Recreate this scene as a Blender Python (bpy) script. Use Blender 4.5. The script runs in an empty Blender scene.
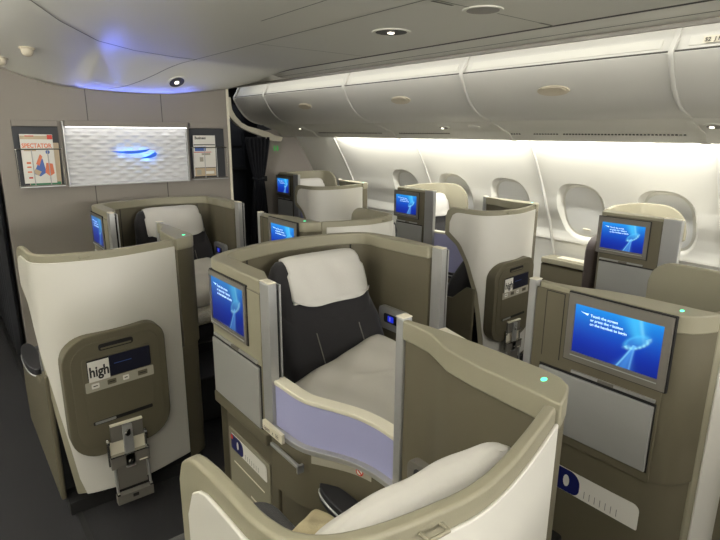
import bpy, bmesh, math, random
from mathutils import Vector, Matrix
random.seed(7)
C = bpy.context.scene.collection
PI = math.pi
SC = bpy.context.scene

# ------------------------------------------------------------------ materials
def lin(c):
    c = c/255.0
    return c/12.92 if c <= .04045 else ((c+.055)/1.055)**2.4
def rgb(r, g, b): return (lin(r), lin(g), lin(b), 1)
def mat(name, col, rough=.5, metal=0, noise=0, nscale=8, bump=0, bscale=200, spec=.5, emit=0, ecol=None, sheen=0):
    m = bpy.data.materials.new(name); m.use_nodes = True
    nt = m.node_tree; N = nt.nodes; Lk = nt.links
    b = N['Principled BSDF']
    b.inputs['Base Color'].default_value = col
    b.inputs['Roughness'].default_value = rough
    b.inputs['Metallic'].default_value = metal
    b.inputs['Specular IOR Level'].default_value = spec
    if sheen: b.inputs['Sheen Weight'].default_value = sheen
    tc = N.new('ShaderNodeTexCoord')
    if noise:
        n = N.new('ShaderNodeTexNoise'); n.inputs['Scale'].default_value = nscale; n.inputs['Detail'].default_value = 5
        r = N.new('ShaderNodeMapRange'); r.inputs['To Min'].default_value = 1-noise; r.inputs['To Max'].default_value = 1+noise
        x = N.new('ShaderNodeMix'); x.data_type = 'RGBA'; x.blend_type = 'MULTIPLY'; x.inputs['Factor'].default_value = 1
        x.inputs['A'].default_value = col
        Lk.new(tc.outputs['Object'], n.inputs['Vector']); Lk.new(n.outputs['Fac'], r.inputs['Value'])
        Lk.new(r.outputs['Result'], x.inputs['B']); Lk.new(x.outputs['Result'], b.inputs['Base Color'])
    if bump:
        n2 = N.new('ShaderNodeTexNoise'); n2.inputs['Scale'].default_value = bscale; n2.inputs['Detail'].default_value = 3
        bp = N.new('ShaderNodeBump'); bp.inputs['Strength'].default_value = bump; bp.inputs['Distance'].default_value = .002
        Lk.new(tc.outputs['Object'], n2.inputs['Vector']); Lk.new(n2.outputs['Fac'], bp.inputs['Height']); Lk.new(bp.outputs['Normal'], b.inputs['Normal'])
    if emit:
        b.inputs['Emission Color'].default_value = ecol or col; b.inputs['Emission Strength'].default_value = emit
    return m
M = {}
M['taupe'] = mat('taupe_plastic', rgb(139,134,114), .5, noise=.03, bump=.15, bscale=350)
M['taupe_dark'] = mat('taupe_panel', rgb(94,88,70), .55, noise=.04, bump=.15, bscale=350)
M['white'] = mat('cream_shell', rgb(205,202,193), .42, noise=.02, nscale=3)
M['metal'] = mat('brushed_silver', rgb(176,176,174), .38, .55, noise=.03, nscale=40)
M['chrome'] = mat('polished_steel', rgb(190,188,182), .2, 1)
M['grey'] = mat('grey_tray', rgb(158,158,154), .45, .25, noise=.02)
M['bezel'] = mat('bezel_grey', rgb(110,106,98), .45)
M['black'] = mat('black_gap', rgb(14,14,14), .6)
M['fabric'] = mat('charcoal_fabric', rgb(31,29,31), .9, noise=.12, nscale=60, bump=.5, bscale=500, sheen=.2)
M['linen'] = mat('white_linen', rgb(200,197,190), .9, noise=.02, bump=.35, bscale=120)
M['pillow'] = mat('pillow_cotton', rgb(198,194,184), .9, noise=.03, bump=.3, bscale=60)
M['beige'] = mat('beige_wool', rgb(186,174,140), .95, noise=.08, nscale=50, bump=.6, bscale=200)
M['pattern'] = mat('knit_blanket', rgb(170,165,150), .95, noise=.5, nscale=90, bump=.6, bscale=200)
M['lav'] = mat('lavender_panel', rgb(165,166,204), .3, noise=.03, nscale=5)
M['arm'] = mat('black_leather', rgb(36,36,40), .45)
M['pad'] = mat('brown_leather', rgb(74,64,62), .6)
M['card_navy'] = mat('navy_print', rgb(24,30,92), .4)
M['card_dark'] = mat('dark_navy_cover', rgb(20,22,40), .4)
M['card_white'] = mat('white_print', rgb(225,222,214), .45)
M['card_red'] = mat('red_print', rgb(200,50,30), .45)
M['card_orange'] = mat('orange_print', rgb(222,120,80), .45)
M['card_green'] = mat('green_print', rgb(60,130,90), .45)
M['card_blue'] = mat('blue_print', rgb(70,100,170), .45)
M['card_tan'] = mat('tan_print', rgb(190,170,140), .45)
M['ink'] = mat('black_ink', rgb(30,28,28), .5)
M['placard'] = mat('placard_strip', rgb(165,160,145), .4)
M['green'] = mat('green_lamp', rgb(60,230,160), .4, emit=1.6, ecol=rgb(90,255,190))
M['blue_led'] = mat('blue_display', rgb(20,30,120), .4, emit=.5, ecol=rgb(40,60,255))
M['wall'] = mat('cabin_wall', rgb(228,226,216), .55, noise=.015, nscale=3)
M['wall_grey'] = mat('cabin_wall_grey', rgb(170,166,158), .6, noise=.02)
M['bin'] = mat('bin_white', rgb(206,204,196), .4, noise=.01, nscale=2)
M['bin_rail'] = mat('bin_rail', rgb(212,210,200), .5)
M['handle'] = mat('handle_beige', rgb(196,186,164), .45)
M['ceil'] = mat('ceiling_grey', rgb(236,234,222), .5, noise=.02, nscale=2)
M['ceil_gap'] = mat('ceiling_gap', rgb(70,68,62), .6)
M['seam'] = mat('ceiling_seam', rgb(128,126,114), .6)
M['bulk'] = mat('bulkhead_taupe', rgb(140,133,125), .6, noise=.03, nscale=4, bump=.2, bscale=300)
M['carpet'] = mat('carpet_charcoal', rgb(32,31,33), .95, noise=.25, nscale=120, bump=.8, bscale=400)
M['plinth'] = mat('plinth_black', rgb(22,21,21), .7)
M['dark'] = mat('galley_dark', rgb(40,42,47), .5)
M['curtain'] = mat('curtain_charcoal', rgb(30,31,36), .9, noise=.1, nscale=30)
M['relief'] = mat('white_relief', rgb(216,216,218), .5)
M['emblem'] = mat('emblem_blue', rgb(20,80,190), .3, emit=.5, ecol=rgb(18,84,190))
M['shade'] = mat('window_shade', rgb(244,244,240), .5)
M['label'] = mat('label_ivory', rgb(214,208,186), .5)
M['cap'] = mat('ivory_cap', rgb(222,216,196), .4)
M['lens'] = mat('lamp_lens', rgb(240,240,230), .3, emit=2.5, ecol=rgb(255,245,225))
M['screen_text'] = mat('screen_text', rgb(190,220,255), .5, emit=.8, ecol=rgb(190,220,255))

def display_mat(name, k, tint):
    m = bpy.data.materials.new(name); m.use_nodes = True
    nt = m.node_tree; b = nt.nodes['Principled BSDF']
    a = nt.nodes.new('ShaderNodeVertexColor'); a.layer_name = 'Col'
    x = nt.nodes.new('ShaderNodeMix'); x.data_type = 'RGBA'; x.blend_type = 'MULTIPLY'; x.inputs['Factor'].default_value = 1
    x.inputs['B'].default_value = tint
    nt.links.new(a.outputs['Color'], x.inputs['A']); nt.links.new(x.outputs['Result'], b.inputs['Emission Color'])
    b.inputs['Emission Strength'].default_value = k
    b.inputs['Base Color'].default_value = (.004,.004,.006,1); b.inputs['Roughness'].default_value = .3; b.inputs['Specular IOR Level'].default_value=.15
    return m
M['display'] = display_mat('lit_display', 1.0, (1,1,1,1))
M['display_dim'] = display_mat('lit_display_dim', .75, (1.0,.85,.85,1))  # dimmer copy: fading of a screen seen at a slant put into the colour

# ------------------------------------------------------------------ mesh helpers
class MB:
    def __init__(s): s.v=[]; s.f=[]; s.m=[]; s.mats=[]
    def mi(s, m):
        m = M[m] if isinstance(m, str) else m
        if m not in s.mats: s.mats.append(m)
        return s.mats.index(m)
    def add(s, v, f, m):
        o = len(s.v); k = s.mi(m)
        s.v += [tuple(p) for p in v]
        for q in f: s.f.append([i+o for i in q]); s.m.append(k)
        return s
    def box(s, x0, x1, y0, y1, z0, z1, m):
        v = [(x,y,z) for x in (x0,x1) for y in (y0,y1) for z in (z0,z1)]
        return s.add(v, [(0,1,3,2),(4,6,7,5),(0,4,5,1),(2,3,7,6),(0,2,6,4),(1,5,7,3)], m)
    def prism(s, poly, O, U, V, Nn, t0, t1, m):
        """polygon in (u,v) extruded from t0 to t1 along the normal"""
        O,U,V,Nn = Vector(O),Vector(U),Vector(V),Vector(Nn); n=len(poly)
        a=[O+U*p[0]+V*p[1]+Nn*t0 for p in poly]; b=[O+U*p[0]+V*p[1]+Nn*t1 for p in poly]
        f=[list(range(n)), list(range(2*n-1,n-1,-1))]+[(i,i+n,(i+1)%n+n,(i+1)%n) for i in range(n)]
        return s.add(a+b, f, m)
    def loft(s, secs, m, closed=True, caps=True):
        n=len(secs[0]); v=[p for q in secs for p in q]; f=[]
        for i in range(len(secs)-1):
            for j in range(n if closed else n-1):
                k=(j+1)%n; f.append((i*n+j,i*n+k,(i+1)*n+k,(i+1)*n+j))
        if caps and closed: f.append(list(range(n))[::-1]); f.append([(len(secs)-1)*n+j for j in range(n)])
        return s.add(v,f,m)
    def tube(s, pts, r, m, n=8):
        pts=[Vector(p) for p in pts]; secs=[]
        for i,p in enumerate(pts):
            d=(pts[min(i+1,len(pts)-1)]-pts[max(i-1,0)]).normalized()
            a=d.orthogonal().normalized() if i==0 else (a-d*a.dot(d)).normalized()
            b=d.cross(a); secs.append([p+a*r*math.cos(2*PI*k/n)+b*r*math.sin(2*PI*k/n) for k in range(n)])
        return s.loft(secs,m)
    def grid(s, fn, nu, nv, m, thick=0, tdir=None):
        v=[fn(i/nu,j/nv) for j in range(nv+1) for i in range(nu+1)]
        f=[(j*(nu+1)+i,j*(nu+1)+i+1,(j+1)*(nu+1)+i+1,(j+1)*(nu+1)+i) for j in range(nv) for i in range(nu)]
        return s.add(v,f,m)
    def text(s, txt, size, O, U, V, Nn, off, m, align='LEFT', width=None, bold=0):
        cu = bpy.data.curves.new('t','FONT'); cu.body=txt; cu.size=size; cu.align_x=align; cu.offset=bold*size; cu.resolution_u=3
        ob = bpy.data.objects.new('t',cu); C.objects.link(ob)
        bpy.context.view_layer.update()
        me = ob.evaluated_get(bpy.context.evaluated_depsgraph_get()).to_mesh()
        O,U,V,Nn=Vector(O),Vector(U),Vector(V),Vector(Nn)
        vs=[w.co.copy() for w in me.vertices]; fs=[list(p.vertices) for p in me.polygons]
        ob.to_mesh_clear() if False else None
        k=1
        if vs and width:
            w=max(p.x for p in vs)-min(p.x for p in vs); k=width/w
        s.add([O+U*(p.x*k)+V*p.y+Nn*off for p in vs], fs, m)
        bpy.data.objects.remove(ob); bpy.data.curves.remove(cu)
        return s
    def build(s, name, parent=None, tf=None, bevel=0, ang=35, seg=2, fix=True):
        me = bpy.data.meshes.new(name)
        v = s.v
        flip = False
        if tf: v=[tf(p) for p in v]
        me.from_pydata([tuple(p) for p in v], [], s.f)
        for m in s.mats: me.materials.append(m)
        me.polygons.foreach_set('material_index', s.m)
        me.validate()
        if fix:
            bm=bmesh.new(); bm.from_mesh(me); bmesh.ops.recalc_face_normals(bm, faces=bm.faces); bm.to_mesh(me); bm.free()
        me.polygons.foreach_set('use_smooth',[True]*len(me.polygons))
        me.set_sharp_from_angle(angle=math.radians(ang))
        o = bpy.data.objects.new(name, me); C.objects.link(o)
        if parent: o.parent = parent
        if bevel:
            b=o.modifiers.new('bevel','BEVEL'); b.width=bevel; b.segments=seg; b.limit_method='ANGLE'; b.angle_limit=math.radians(40); b.harden_normals=True
        return o

def rrect(u0,u1,v0,v1,r,n=6):
    rs = r if isinstance(r,(list,tuple)) else (r,)*4   # bl, br, tr, tl
    P=[]
    for (cx,cy,a0,rr) in ((u0,v0,PI,rs[0]),(u1,v0,1.5*PI,rs[1]),(u1,v1,0,rs[2]),(u0,v1,.5*PI,rs[3])):
        sx = 1 if cx==u0 else -1; sy = 1 if cy==v0 else -1
        for k in range(n+1):
            a=a0+.5*PI*k/n; P.append((cx+sx*rr+rr*math.cos(a), cy+sy*rr+rr*math.sin(a)))
    return P
def sup(cx,cy,a,b,e=2.6,n=40):
    P=[]
    for k in range(n):
        t=2*PI*k/n; c,s=math.cos(t),math.sin(t)
        P.append((cx+a*math.copysign(abs(c)**(2/e),c), cy+b*math.copysign(abs(s)**(2/e),s)))
    return P
def smooth_path(pts, step=.02):
    """Catmull-Rom resample of a plan polyline"""
    P=[Vector(p) for p in pts]; out=[]
    for i in range(len(P)-1):
        p0=P[max(i-1,0)]; p1=P[i]; p2=P[i+1]; p3=P[min(i+2,len(P)-1)]
        n=max(1,int((p2-p1).length/step))
        for k in range(n):
            t=k/n
            out.append(.5*((2*p1)+(p2-p0)*t+(2*p0-5*p1+4*p2-p3)*t*t+(3*p1-p0-3*p2+p3)*t**3))
    out.append(P[-1]); return out
def arclen(P):
    s=[0]
    for i in range(1,len(P)): s.append(s[-1]+(P[i]-P[i-1]).length)
    return s
def ribbon(mb, P, o0, o1, zb, zt, m, nv=1):
    """vertical slab along plan path P; o0,o1 offsets to the left of travel; zb,zt numbers or functions of arc length"""
    S=arclen(P); secs=[]
    for i,p in enumerate(P):
        d=(P[min(i+1,len(P)-1)]-P[max(i-1,0)]).normalized(); n=Vector((-d.y,d.x))
        a=zb(S[i]) if callable(zb) else zb; b=zt(S[i]) if callable(zt) else zt
        A=p+n*(o0(S[i]) if callable(o0) else o0); B=p+n*(o1(S[i]) if callable(o1) else o1)
        z=[a+(b-a)*k/nv for k in range(nv+1)]
        secs.append([(A.x,A.y,q) for q in z]+[(B.x,B.y,q) for q in reversed(z)])
    mb.loft(secs,m)
    return mb

# ------------------------------------------------------------------ scene graph helpers
def tag(o, label=None, cat=None, group=None, kind=None):
    if label: o['label']=label
    if cat: o['category']=cat
    if group: o['group']=group
    if kind: o['kind']=kind
    return o
def thing(name, label, cat, loc=(0,0,0), rz=0, group=None):
    o=bpy.data.objects.new(name,None); C.objects.link(o); o.empty_display_size=.1
    o.location=loc; o.rotation_euler=(0,0,rz); return tag(o,label,cat,group)
def struct(o): o['kind']='structure'; return o
def copy_tree(o, loc=None, label=None, parent=None):
    c=o.copy(); C.objects.link(c)
    if parent is not None: c.parent=parent
    if loc is not None: c.location=loc
    if label: c['label']=label
    for ch in [q for q in bpy.data.objects if q.parent==o]: copy_tree(ch, parent=c)
    return c

# ------------------------------------------------------------------ screens
def g2(x,s): return math.exp(-(x/s)**2)
def disp_col(u,v):
    # deep blue with lighter top and a pale swirl of light on the right
    t=v
    c=[.006+.008*t**2, .022+.24*t**2.4, .26+.46*t**1.3]
    vg=1-.35*(1-t)*abs(u-.5)
    c=[q*vg for q in c]
    def addc(k,col):
        for i in range(3): c[i]=c[i]*(1-min(k,1))+col[i]*min(k,1)
    # plume from the top edge
    if v>.5:
        w=.045+.05*(v-.5); x0=.72+.04*math.sin(4*v)
        addc(.55*g2(u-x0,w*1.6)*min(1,(v-.5)*5),(.08,.62,.95))
        addc(.3*g2(u-x0-.06,.02)*min(1,(v-.5)*4),(.35,.9,1))
    # tilted ring
    ca,sa=math.cos(-.55),math.sin(-.55); du=(u-.735)*1.7; dv=v-.56
    a=du*ca-dv*sa; b=du*sa+dv*ca
    r=math.sqrt((a/.23)**2+(b/.10)**2)
    k=g2(r-1,.22)
    if b<0: addc(.8*k*(.75+.25*math.sin(a*75)),(.35,.85,1))
    else: addc(.35*k,(.1,.6,.95))
    if r<1: addc(.25,(.1,.5,.9))
    # tail falling to the lower left
    if v<.5:
        t2=(.5-v)/.5; xc=.72-.10*t2; w=.012+.075*t2**1.3
        addc(.55*g2(u-xc,w)*(1-.3*t2),(.10,.42,.95))
        addc(.6*g2(u-xc+w*.8,.010),(.25,.7,1)); addc(.4*g2(u-xc-w*.8,.010),(.2,.55,1))
    return c
def screen_unit(par, O, U, W, H, Nn, bz=(.022,.03,.022,.03), dm='display', tf=None, sgn=1, depth=.006):
    """O = lower left of the display seen by the viewer; bezel margins left,bottom,right,top"""
    O,U,Nn=Vector(O),Vector(U),Vector(Nn); V=Vector((0,0,1))
    l,b,r,t=bz
    mb=MB()
    outer=[(-l,-b),(W+r,-b),(W+r,H+t),(-l,H+t)]; inner=[(0,0),(W,0),(W,H),(0,H)]
    for i in range(4):
        j=(i+1)%4; mb.prism([outer[i],outer[j],inner[j],inner[i]],O,U,V,Nn,-.01,depth,'bezel')
    mb.prism([(-l,-b),(W+r,-b),(W+r,H+t),(-l,H+t)],O,U,V,Nn,-.012,-.004,'bezel')
    mb.prism([(0,-.012),(W,-.012),(W,-.009),(0,-.009)],O,U,V,Nn,depth,depth+.002,'metal')
    # dark shadow gap around
    e=.004
    for (a,c_) in (((-l-e,-b-e),(W+r+e,-b)),((-l-e,H+t),(W+r+e,H+t+e)),((-l-e,-b),(-l,H+t)),((W+r,-b),(W+r+e,H+t))):
        mb.prism([(a[0],a[1]),(c_[0],a[1]),(c_[0],c_[1]),(a[0],c_[1])],O,U,V,Nn,-.01,.001,'black')
    s=mb.build('screen',par,tf,fix=True)
    d=MB(); nu,nv=110,66
    pts=[(i/nu,j/nv) for j in range(nv+1) for i in range(nu+1)]
    d.add([O+U*(W*a)+V*(H*c_) for a,c_ in pts],[(j*(nu+1)+i,j*(nu+1)+i+1,(j+1)*(nu+1)+i+1,(j+1)*(nu+1)+i) for j in range(nv) for i in range(nu)],dm)
    for k,line in enumerate(('Touch the screen','or press the \u2022 button','on the handset to begin')):
        d.text(line,.052*H*1.45,O+U*(W*.19)+V*(H*(.80-.085*k)),U,V,Nn,.0006,'screen_text',bold=.02)
    d.prism([(0,.0),(.055*W*1.3,-.010*H),(.10*W,-.004*H),(.085*W,-.05*H),(.06*W,-.035*H)],O+U*(W*.07)+V*(H*.86),U,V,Nn,.0004,.0008,'screen_text')
    o=d.build('display',s,tf,fix=False)
    ca=o.data.color_attributes.new('Col','FLOAT_COLOR','POINT')
    for i in range(len(o.data.vertices)):
        if i<len(pts):
            c=disp_col(*pts[i]); ca.data[i].color=(c[0],c[1],c[2],1)
        else: ca.data[i].color=(1,1,1,1)
    tag(o,'lit blue display showing a swirl of light')
    return s
def safety_card(O,U,V,Nn,w,h,label):
    O,U,V,Nn=map(Vector,(O,U,V,Nn))
    mb=MB(); mb.prism(rrect(0,w,0,h,(.005,.005,h*.25,.005)),O,U,V,Nn,0,.002,'card_white')
    mb.prism(rrect(0,w*.36,.001,h-.001,(.004,h*.3,h*.45,.004)),O,U,V,Nn,.002,.0026,'card_navy')
    mb.prism(sup(w*.2,h*.5,h*.13,h*.26,2,14),O,U,V,Nn,.0026,.003,'card_white')
    mb.prism(sup(w*.03,h*.8,h*.16,h*.16,2,14),O,U,V,Nn,.0026,.003,'card_red')
    for k in range(7): mb.prism([(w*(.42+.06*k),h*.12),(w*(.424+.06*k),h*.12),(w*(.424+.06*k),h*.42),(w*(.42+.06*k),h*.42)],O,U,V,Nn,.002,.0026,'ink')
    return tag(mb.build('safety_card'),label,'safety card')

# ------------------------------------------------------------------ the reclining seat itself (children of a suite)
def seat_parts(par, cx, y0, flip, tf, cover=True, ext=.95, shift=0, zc=0, yk=1, xk=1):
    """faces +y when flip is 1, -y when flip is -1; y0 = rear of the headrest"""
    def P(x,y,z): return (cx+x*xk, y0+flip*y, z)
    def sec(x0,w,d,yc,z,r):
        return [P(x0+a, (yc+b)*(yk if z>.7 else 1), z+(zc if z>.75 else 0)) for a,b in rrect(-w/2,w/2,-d/2,d/2,min(r,d*.48,w*.48),5)]
    b=MB()
    b.loft([sec(0,.46,.14,.34,.40,.05),sec(0,.50,.16,.30,.50,.06),sec(0,.52,.16,.235,.68,.06),sec(0,.53,.14,.165,.83,.06),sec(0,.50,.10,.105,.93,.045),sec(0,.42,.05,.09,.985,.02)],'fabric')
    bk=b.build('backrest',par,tf,bevel=0,ang=60)
    for sx in (-.115,.115):   # stitched seams
        t=MB(); t.tube([P(sx,.382,.52),P(sx,.319,.68),P(sx,.243,.82)],.0025,'bezel',5); t.build('seam',bk,tf)
    h=MB()
    h.loft([sec(0,.40,.05,.15,.785,.02),sec(0,.46,.14,.150,.815,.05),sec(0,.495,.155,.13,.87,.06),sec(0,.495,.135,.10,.96,.06),sec(0,.48,.115,.078,1.04,.05),sec(0,.44,.085,.065,1.085,.04),sec(0,.40,.035,.06,1.105,.017)],'fabric')
    hd=h.build('headrest',par,tf,ang=60)
    if cover:
        c=MB()
        prof=[(.194,.918),(.190,.935),(.182,.95),(.168,1.0),(.151,1.04),(.132,1.072),(.110,1.10),(.086,1.115),(.06,1.119),(.035,1.113),(.014,1.085),(.004,1.03),(.003,.99)]
        n=len(prof)-1
        def cv(u,v,off=0):
            x=(u-.5)*2; k=v*n; i=min(int(k),n-1); f=k-i
            y=prof[i][0]*(1-f)+prof[i+1][0]*f; z=prof[i][1]*(1-f)+prof[i+1][1]*f
            w=.198+ (.006 if v<.4 else -.004)
            e=abs(x)**6
            y-= e*.016*(1 if v<.7 else -.6)
            z-= e*.012
            if v<.12: z+= (.12-v)*.02*math.sin(7*x+1)+ (.05*e*(1-v/.12))
            y+= .003*math.sin(9*x+v*9)*(1 if v<.6 else .4)
            return P(x*w+shift, y*yk+.005+off*(1 if v<.5 else -.3), z+zc+.005+off*.6)
        c.grid(lambda u,v:cv(u,v),36,36,'linen')
        o=c.build('headrest_cover',par,tf,ang=80)
        o['label']='white cloth headrest cover'
        md=o.modifiers.new('thick','SOLIDIFY'); md.thickness=.004; md.offset=1
    s=MB()
    s.loft([sec(0,.46,ext-.36,(ext+.30)/2,.36,.06),sec(0,.50,ext-.30,(ext+.30)/2,.40,.08),sec(0,.50,ext-.30,(ext+.30)/2,.46,.08),sec(0,.46,ext-.35,(ext+.30)/2,.485,.07)],'fabric')
    s.build('seat_cushion',par,tf,ang=60)
    s=MB(); a,b_=(y0+flip*.15),(y0+flip*(ext-.03)); s.box(cx-.24,cx+.24,min(a,b_),max(a,b_),.03,.362,'plinth'); s.build('seat_base',par,tf,bevel=.01)

# ------------------------------------------------------------------ type A suite (faces forward, divider on its right); built in the plan of the nearest one
AX,AY=.58,.90
PATH_A=[(.232,.715),(.240,.66),(.243,.59),(.246,.53),(.262,.475),(.30,.437),(.36,.412),(.44,.397),(.52,.390),(.60,.400),(.70,.425),(.80,.455),(.87,.478),(.905,.50)]
def footstool(par, tf, tx, short=False):
    """fold-up footstool with pocket on the rear of a shell; tx gives the text frame"""
    y=.362
    Vv=(0,0,1); Nn=(0,-1,0); U=(1,0,0); O=(0,y,0)
    b=MB()
    def sh(p): return [(u, v+.05*(u-.5)) for u,v in p]
    b.prism(sh(rrect(.296,.711,.30,.845,(.12,.12,.085,.11),8)),O,U,Vv,Nn,-.075,.0,'taupe_dark')
    st=b.build('footstool',par,tf,bevel=.006)
    b=MB()
    b.prism(sh(rrect(.326,.683,.335,.815,(.10,.10,.07,.09),8)),O,U,Vv,Nn,0,.004,'taupe_dark')
    b.prism(sh(rrect(.367,.645,.455,.755,.018,4)),O,U,Vv,Nn,.003,.0065,'taupe_dark')
    b.build('pocket_panel',st,tf,bevel=.002)
    b=MB(); b.prism(sh(rrect(.437,.575,.775,.803,.010,4)),O,U,Vv,Nn,.003,.0075,'black')
    b.prism(sh(rrect(.445,.567,.780,.787,.003,4)),O,U,Vv,Nn,.006,.010,'taupe_dark'); b.build('handle',st,tf)
    b=MB(); b.prism(sh(rrect(.385,.64,.655,.745,.006,3)),O,U,Vv,Nn,.0055,.0075,'black'); b.build('pocket_opening',st,tf)
    b=MB(); b.prism(sh(rrect(.372,.648,.605,.650,.004,3)),O,U,Vv,Nn,.006,.0085,'placard')
    for k,w in enumerate((.03,.035,.025,.04)):
        x=.395+.062*k; b.prism(sh(rrect(x,x+w,.618,.640,.003,2)),O,U,Vv,Nn,.0085,.009,('card_white','taupe_dark')[k%2])
        b.prism(sh(rrect(x+.006,x+w-.006,.627,.631,.001,1)),O,U,Vv,Nn,.009,.0094,'ink')
    b.build('instruction_strip',st,tf)
    b=MB(); b.prism(sh(rrect(.385,.63,.452,.468,.003,2)),O,U,Vv,Nn,.006,.0078,'black')
    b.prism(sh(rrect(.392,.475,.455,.466,.003,2)),O,U,Vv,Nn,.0078,.0095,'metal'); b.build('lower_slot',st,tf)
    # folding strut hanging below
    b=MB()
    def bx(u0,u1,v0,v1,t0,t1,m): b.prism([(u0,v0),(u1,v0),(u1,v1),(u0,v1)],O,U,Vv,Nn,t0,t1,m)
    bx(.443,.577,.350,.430,.006,.018,'bezel'); bx(.443,.577,.424,.432,.006,.022,'cap')  # ivory strip paints the highlight along the bracket's top edge
    bx(.490,.530,.215,.42,.018,.030,'metal')
    for x in (.428,.584): b.tube([(x,y-.012,.37),(x,y-.016,.24)],.006,'chrome'); b.tube([(x-.006,y-.016,.352),(x+.006,y-.016,.352)],.012,'chrome',10)
    bx(.437,.585,.275,.345,.0,.006,'cap'); bx(.430,.592,.225,.285,.012,.030,'bezel'); bx(.430,.592,.281,.288,.012,.034,'chrome')
    b.tube([(.508,y-.03,.385),(.512,y-.036,.385)],.016,'chrome',12); b.tube([(.508,y-.03,.245),(.512,y-.036,.245)],.012,'chrome',12)
    bx(.545,.58,.232,.238,.030,.032,'cap')
    bx(.452,.575,.115,.225,.008,.020,'bezel')
    for x in (.444,.583): b.tube([(x,y-.02,.225),(x,y-.03,.09)],.006,'metal'); b.tube([(x-.006,y-.03,.10),(x+.006,y-.03,.10)],.013,'chrome',10)
    bx(.437,.590,.055,.098,.012,.045,'bezel'); bx(.500,.525,.075,.090,.045,.048,'black')
    b.build('folding_strut',st,tf,bevel=.0015)
    return st
def suite_A(name,label,loc,mir=1,screen=None,cover=True,stool=True,front=.985,pad=False,group='cream-backed seat suites',rz=0,body='taupe',topz=1.18,shellcol='white',widepost=False):
    root=thing(name,label,'aircraft seat',(loc[0],loc[1],0),rz,group)
    tf=lambda p:((p[0]-AX)*mir, p[1]-AY, p[2])
    rt=.17 if screen=='K' else (.09 if mir==-1 else .07)
    tip=.74 if screen=='K' else .765 if mir==1 else .895
    PA=[(.232 if mir==1 else .236,tip)]+[(.236,.70)]+PATH_A[1:]
    if mir==-1: PA=[(.94-(.94-x)*.935,y) for x,y in PA]
    P=smooth_path(PA,.018); S=arclen(P); Lm=S[-1]; extra=tip-.715
    def ztc(z,r):
        def f(s):
            if s<r: return z-r+math.sqrt(max(0,r*r-(r-s)**2))
            return z
        return f
    def zbc(off,fl):
        K=[(-1,1.02),(-.06,1.02),(.05,.94),(.13,.82),(.20,.64),(.245,.40),(.285,.10),(9,.10)] if fl==0 else [(-1,1.01),(-.06,1.01),(.05,.94),(.135,.82),(.21,.64),(.257,.40),(.297,.10),(9,.10)]
        def f(s):
            s2=s+off-extra
            for (a,za),(b,zb) in zip(K,K[1:]):
                if s2<=b: z=za+(zb-za)*(s2-a)/(b-a); break
            return max(z-fl,.10)
        return f
    # taupe core shell and rim
    PC=[p for p in P if not (p.x>.838 and p.y<.56)]
    b=MB(); ribbon(b,PC,.006,.029,zbc(.0,.012),ztc(topz,rt),body,nv=2)
    b.build('shell_frame',root,tf,bevel=.007,ang=50)
    # outer cream skin
    i0=next(i for i,s in enumerate(S) if s>.022); i1=max(i for i,p in enumerate(P) if p.x<=.832)
    Q=P[i0:i1+1]
    b=MB(); ribbon(b,Q,0,.007,zbc(0,0),ztc(topz-.032,rt),shellcol,nv=2)
    if shellcol=='white': b.build('outer_skin',root,tf,bevel=.003,ang=50)['label']='smooth cream outer skin'
    else: b.build('outer_skin',root,tf,bevel=.003,ang=50)
    if screen!='K':
        b=MB()
        for xx in (.418,.452): b.tube([(xx,.405,1.162),(xx,.388,1.162)],.003,body,6)
        b.tube([(.418,.388,1.162),(.452,.386,1.162)],.003,body,6); b.build('hook_loop',root,tf)
    # divider and rear corner as one thick wall with a cap
    yf=front-.012
    def clip(pl): return [q for q in pl if q[1]<yf-.01]
    yo=clip([(.930,.95),(.941,.87),(.944,.75),(.944,.64),(.942,.57),(.934,.53),(.915,.502),(.885,.486),(.855,.474),(.834,.467)])
    yi=clip([(.829,.487),(.835,.51),(.838,.60),(.842,.68),(.856,.768),(.880,.82),(.898,.864),(.908,.93)])
    yo=[(yo[0][0]-.002,yf)]+yo; yi=yi+[(.908 if front>.95 else .89,yf)]
    b=MB(); b.prism(yo+yi,(0,0,0),(1,0,0),(0,1,0),(0,0,1),topz-.055,topz,body); b.build('divider_cap',root,tf,bevel=.006,ang=50)
    yo2=[(x-.002,y+.001) for x,y in yo]; yi2=[(x+.012,y+(.008 if y<.55 else 0)) for x,y in yi]
    b=MB(); b.prism(yo2+yi2,(0,0,0),(1,0,0),(0,1,0),(0,0,1),.655,topz-.05,'taupe_dark'); b.build('divider_panel',root,tf,bevel=.003,ang=50)
    yo3=[(x-.010,y+.006) for x,y in yo]; 
    b=MB(); b.prism(yo3+yi2,(0,0,0),(1,0,0),(0,1,0),(0,0,1),.06,.653,'taupe_dark'); b.build('divider_base',root,tf,bevel=.003,ang=50)
    b=MB(); w=.10 if widepost else .03
    b.box(.912,.946,front-.012,front-.012+w,.60,topz+.002,'metal'); b.build('end_post',root,tf,bevel=.005)
    b=MB(); b.box(.912,.946,front-.012,front-.012+w,topz+.0015,topz+.005,'cap'); b.build('post_cap',root,tf,bevel=.003)
    b=MB(); b.prism(sup(0,0,.008,.005,2,16),(.895,.545,topz),(1,0,0),(0,1,0),(0,0,1),-.002,.002,'green')
    if mir==1 and screen is None or screen=='left': b.build('status_lamp',root,tf)['label']='small lit green lamp'
    # handset cradle on the inner face of the divider
    b=MB(); b.prism(rrect(-.055,.055,-.035,.035,.02,4),(.838,.80,.835),(0,1,0),(0,0,1),(-1,0,0),-.014,.010,'bezel')
    b.prism(rrect(-.04,.03,-.02,.022,.012,4),(.838,.80,.835),(0,1,0),(0,0,1),(-1,0,0),.010,.013,'arm')
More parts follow.
